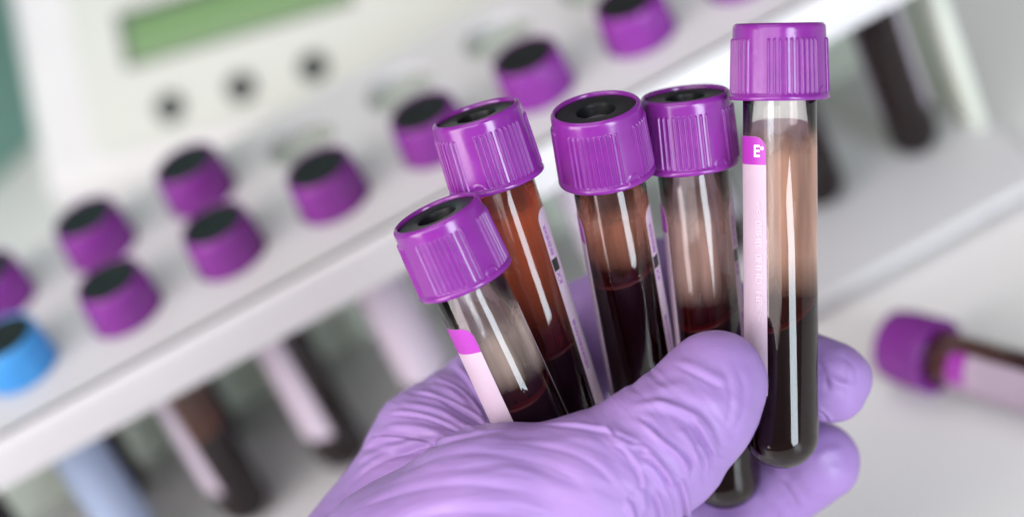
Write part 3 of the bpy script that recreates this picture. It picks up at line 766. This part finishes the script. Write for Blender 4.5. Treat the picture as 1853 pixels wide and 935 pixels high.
folds = [
    # thumb: fold bundle at the joint
    ([(1150, 747), (1173, 766), (1203, 793), (1230, 815), (1247, 842), (1251, 868)], 0.75, 0.85, V_),
    ([(1245, 756), (1264, 781), (1279, 808), (1298, 838)], 0.65, 0.75, V_),
    ([(1154, 821), (1180, 838), (1203, 865), (1213, 890)], 0.75, 0.8, V_),
    ([(1086, 762), (1123, 791), (1169, 808)], 0.6, 0.8, V_),
    ([(1131, 735), (1192, 730), (1237, 743), (1268, 762), (1290, 800), (1302, 830)], 0.55, 1.0, R_),
    ([(1215, 655), (1250, 672), (1285, 690), (1318, 706)], 0.34, 1.3, V_),
    ([(1205, 690), (1240, 700), (1280, 718), (1310, 745)], 0.24, 1.5, R_),
    ([(1300, 650), (1318, 690), (1322, 735), (1310, 780)], 0.22, 1.5, V_),
    ([(1180, 712), (1215, 700), (1260, 722), (1300, 735)], 0.25, 1.3, R_),
    ([(1138, 895), (1150, 930), (1152, 980)], 0.6, 0.8, V_), ([(1178, 885), (1192, 930), (1190, 985)], 0.6, 0.8, V_), ([(1222, 862), (1236, 905), (1240, 960)], 0.6, 0.8, V_),
    ([(1200, 880), (1212, 915), (1218, 940)], 0.4, 0.8, R_), ([(1160, 880), (1168, 930)], 0.35, 0.9, R_),
    ([(1255, 800), (1272, 835), (1275, 865)], 0.4, 0.8, V_), ([(1225, 770), (1248, 800), (1265, 845)], 0.4, 0.9, R_),
    ([(1330, 660), (1345, 700), (1340, 750), (1320, 790)], 0.22, 1.6, V_),
    # thumb base: long shallow folds running towards the joint
    ([(965, 768), (1040, 772), (1101, 785), (1166, 819), (1200, 850)], 0.40, 0.9, V_),
    ([(1000, 790), (1060, 795), (1110, 815), (1140, 850)], 0.30, 1.1, R_),
    ([(930, 800), (1020, 815), (1080, 845), (1120, 890)], 0.25, 1.2, V_),
    ([(1100, 800), (1130, 820), (1155, 860), (1160, 890)], 0.35, 0.9, V_),
    ([(700, 868), (800, 826), (900, 822), (1010, 850), (1080, 905)], 0.22, 1.8, V_),
    ([(640, 905), (740, 862), (850, 848), (960, 866), (1050, 915)], 0.22, 1.9, R_),
    ([(620, 930), (740, 888), (860, 876), (980, 898)], 0.26, 1.5, V_),
    ([(680, 935), (800, 905), (920, 903), (1020, 930)], 0.20, 1.6, R_),
    ([(700, 948), (820, 925), (940, 928)], 0.26, 1.5, V_),
    ([(760, 838), (850, 812), (940, 808), (1000, 820)], 0.16, 1.3, R_),
    # crease between thumb base and index side
    ([(925, 775), (882, 784), (825, 794), (761, 811), (703, 830), (655, 858), (625, 890)], 0.55, 1.2, V_),
    ([(930, 786), (880, 796), (825, 808), (761, 826), (700, 850)], 0.30, 1.6, R_),
    # index side folds fanning out of the web
    ([(712, 730), (789, 742), (832, 765), (876, 785)], 0.45, 0.85, R_),
    ([(690, 772), (761, 776), (822, 795)], 0.50, 0.85, R_),
    ([(721, 707), (793, 722), (847, 750), (885, 777)], 0.50, 0.8, V_),
    ([(700, 752), (770, 758), (840, 785)], 0.45, 0.8, V_),
    ([(765, 672), (829, 696), (865, 728), (885, 765)], 0.50, 0.8, V_),
    ([(807, 650), (847, 697), (880, 755)], 0.50, 0.9, V_),
    ([(745, 690), (810, 706), (855, 735)], 0.30, 0.9, R_),
    ([(665, 790), (730, 790), (790, 802)], 0.40, 0.8, V_),
    ([(640, 835), (700, 812), (770, 800)], 0.35, 0.9, R_),
    ([(650, 815), (700, 798), (750, 797)], 0.35, 0.8, V_),
    # finger tips on the far side
    ([(1482, 668), (1510, 690), (1545, 700)], 0.35, 0.9, R_), ([(1468, 640), (1492, 672), (1500, 715)], 0.28, 1.2, V_),
    ([(1470, 735), (1490, 750), (1500, 765)], 0.35, 0.8, V_), ([(1520, 640), (1545, 665), (1550, 700)], 0.2, 1.3, V_),
    ([(1470, 830), (1500, 815), (1530, 815)], 0.3, 1.1, R_), ([(1380, 850), (1420, 880), (1450, 925)], 0.3, 1.2, V_), ([(1410, 830), (1450, 862), (1480, 905)], 0.25, 1.5, R_),
    ([(1372, 885), (1405, 910), (1425, 945)], 0.35, 1.2, R_),
]
for q_, (P, a, wd, kd) in enumerate(folds): fold(P, a * (1.15 if wd < 1.1 else 0.8), wd * (0.8 if wd < 1.1 else 0.95), kd, 1 if q_ % 3 else -1)
# low uneven tension over the whole glove
def vnoise(P, sc, seed):
    r = np.random.default_rng(seed); tab = r.uniform(-1, 1, (32, 32, 32)); q = P * sc; i = np.floor(q).astype(int); f = q - i; f = f * f * (3 - 2 * f); out = 0
    for a in (0, 1):
        for b in (0, 1):
            for c in (0, 1):
                wgt = (f[:, 0] if a else 1 - f[:, 0]) * (f[:, 1] if b else 1 - f[:, 1]) * (f[:, 2] if c else 1 - f[:, 2])
                out = out + wgt * tab[(i[:, 0] + a) % 32, (i[:, 1] + b) % 32, (i[:, 2] + c) % 32]
    return out
disp += 0.16 * vnoise(HV, np.array([0.10, 0.22, 0.12]), 3) + 0.09 * vnoise(HV, np.array([0.22, 0.5, 0.3]), 5)
def blob(c, r0, r1):
    d = np.linalg.norm((HV - c) * np.array([1, 1, 0.6]), axis=1); return np.clip((r1 - d) / (r1 - r0), 0, 1)
wp = 2.0 * np.stack([vnoise(HV, 0.11, 8), vnoise(HV, 0.11, 9), vnoise(HV, 0.11, 10)], 1)
# slack across the bent thumb: facets and creases square to its length
tx = np.array([0.74, 0.67, 0.0]); tp_x = np.array([0.67, -0.74, 0.0]); Q = HV + wp
cc = np.stack([Q @ tx * 0.30, Q @ tp_x * 0.065, HV[:, 2] * 0.07], 1)
mk1 = blob(hp(1195, 800, 14), 4, 17)
disp += mk1 * (0.85 * (np.abs(vnoise(cc, 1.0, 31)) - 0.3) - 0.36 * np.abs(vnoise(cc, 1.9, 32)) + 0.17 * np.abs(vnoise(cc, 3.7, 33)))
# tension lines fanning out of the web over the index side
wc = hp(925, 800, -8); rel = HV - wc; ang = np.arctan2(rel[:, 1], -rel[:, 0]); rad = np.hypot(rel[:, 0], rel[:, 1])
cc = np.stack([ang * 4.2 + wp[:, 0] * 0.12, rad * 0.045, HV[:, 2] * 0.02], 1)
mk2 = blob(hp(770, 740, -15), 8, 22) * np.clip((rad - 2) / 5, 0, 1)
disp += mk2 * (0.75 * (np.abs(vnoise(cc, 1.0, 41)) - 0.3) - 0.32 * np.abs(vnoise(cc, 2.1, 42)) + 0.14 * np.abs(vnoise(cc, 4.1, 43)))
# long shallow lines over the ball of the thumb
arc = np.hypot(HV[:, 0] - hp(900, 1250, 10)[0], HV[:, 1] - hp(900, 1250, 10)[1])
cc = np.stack([arc * 0.26 + wp[:, 1] * 0.10, HV[:, 0] * 0.028, HV[:, 2] * 0.03], 1)
mk3 = blob(hp(870, 900, 18), 14, 32)
disp += mk3 * (0.30 * (np.abs(vnoise(cc, 1.0, 51)) - 0.3) - 0.16 * np.abs(vnoise(cc, 2.3, 52)) + 0.07 * np.abs(vnoise(cc, 4.6, 53)))
# finger tips
cc = np.stack([(HV + wp) @ np.array([0.9, -0.2, 0]) * 0.16, HV[:, 1] * 0.10, HV[:, 2] * 0.08], 1)
mk4 = np.clip((HV[:, 0] - 46) / 5, 0, 1)
disp += mk4 * 0.55 * (np.abs(vnoise(cc, 1.0, 61)) - 0.3)
HV2 = HV + HN * disp[:, None]
me1.vertices.foreach_set('co', (HV2 * MM).astype(np.float32).ravel()); me1.update()
hand = link('gloved_hand', me1, M['glove']); hand.matrix_world = HM
tag(hand, 'hand in a lavender nitrile glove gripping five purple capped blood tubes', 'hand')
bump(M['glove'], 1900, 0.22, 0.00025, 3)
rough_noise(M['glove'], 160, 0.38, 0.60)
rough_noise(M['cap'], 200, 0.17, 0.27)
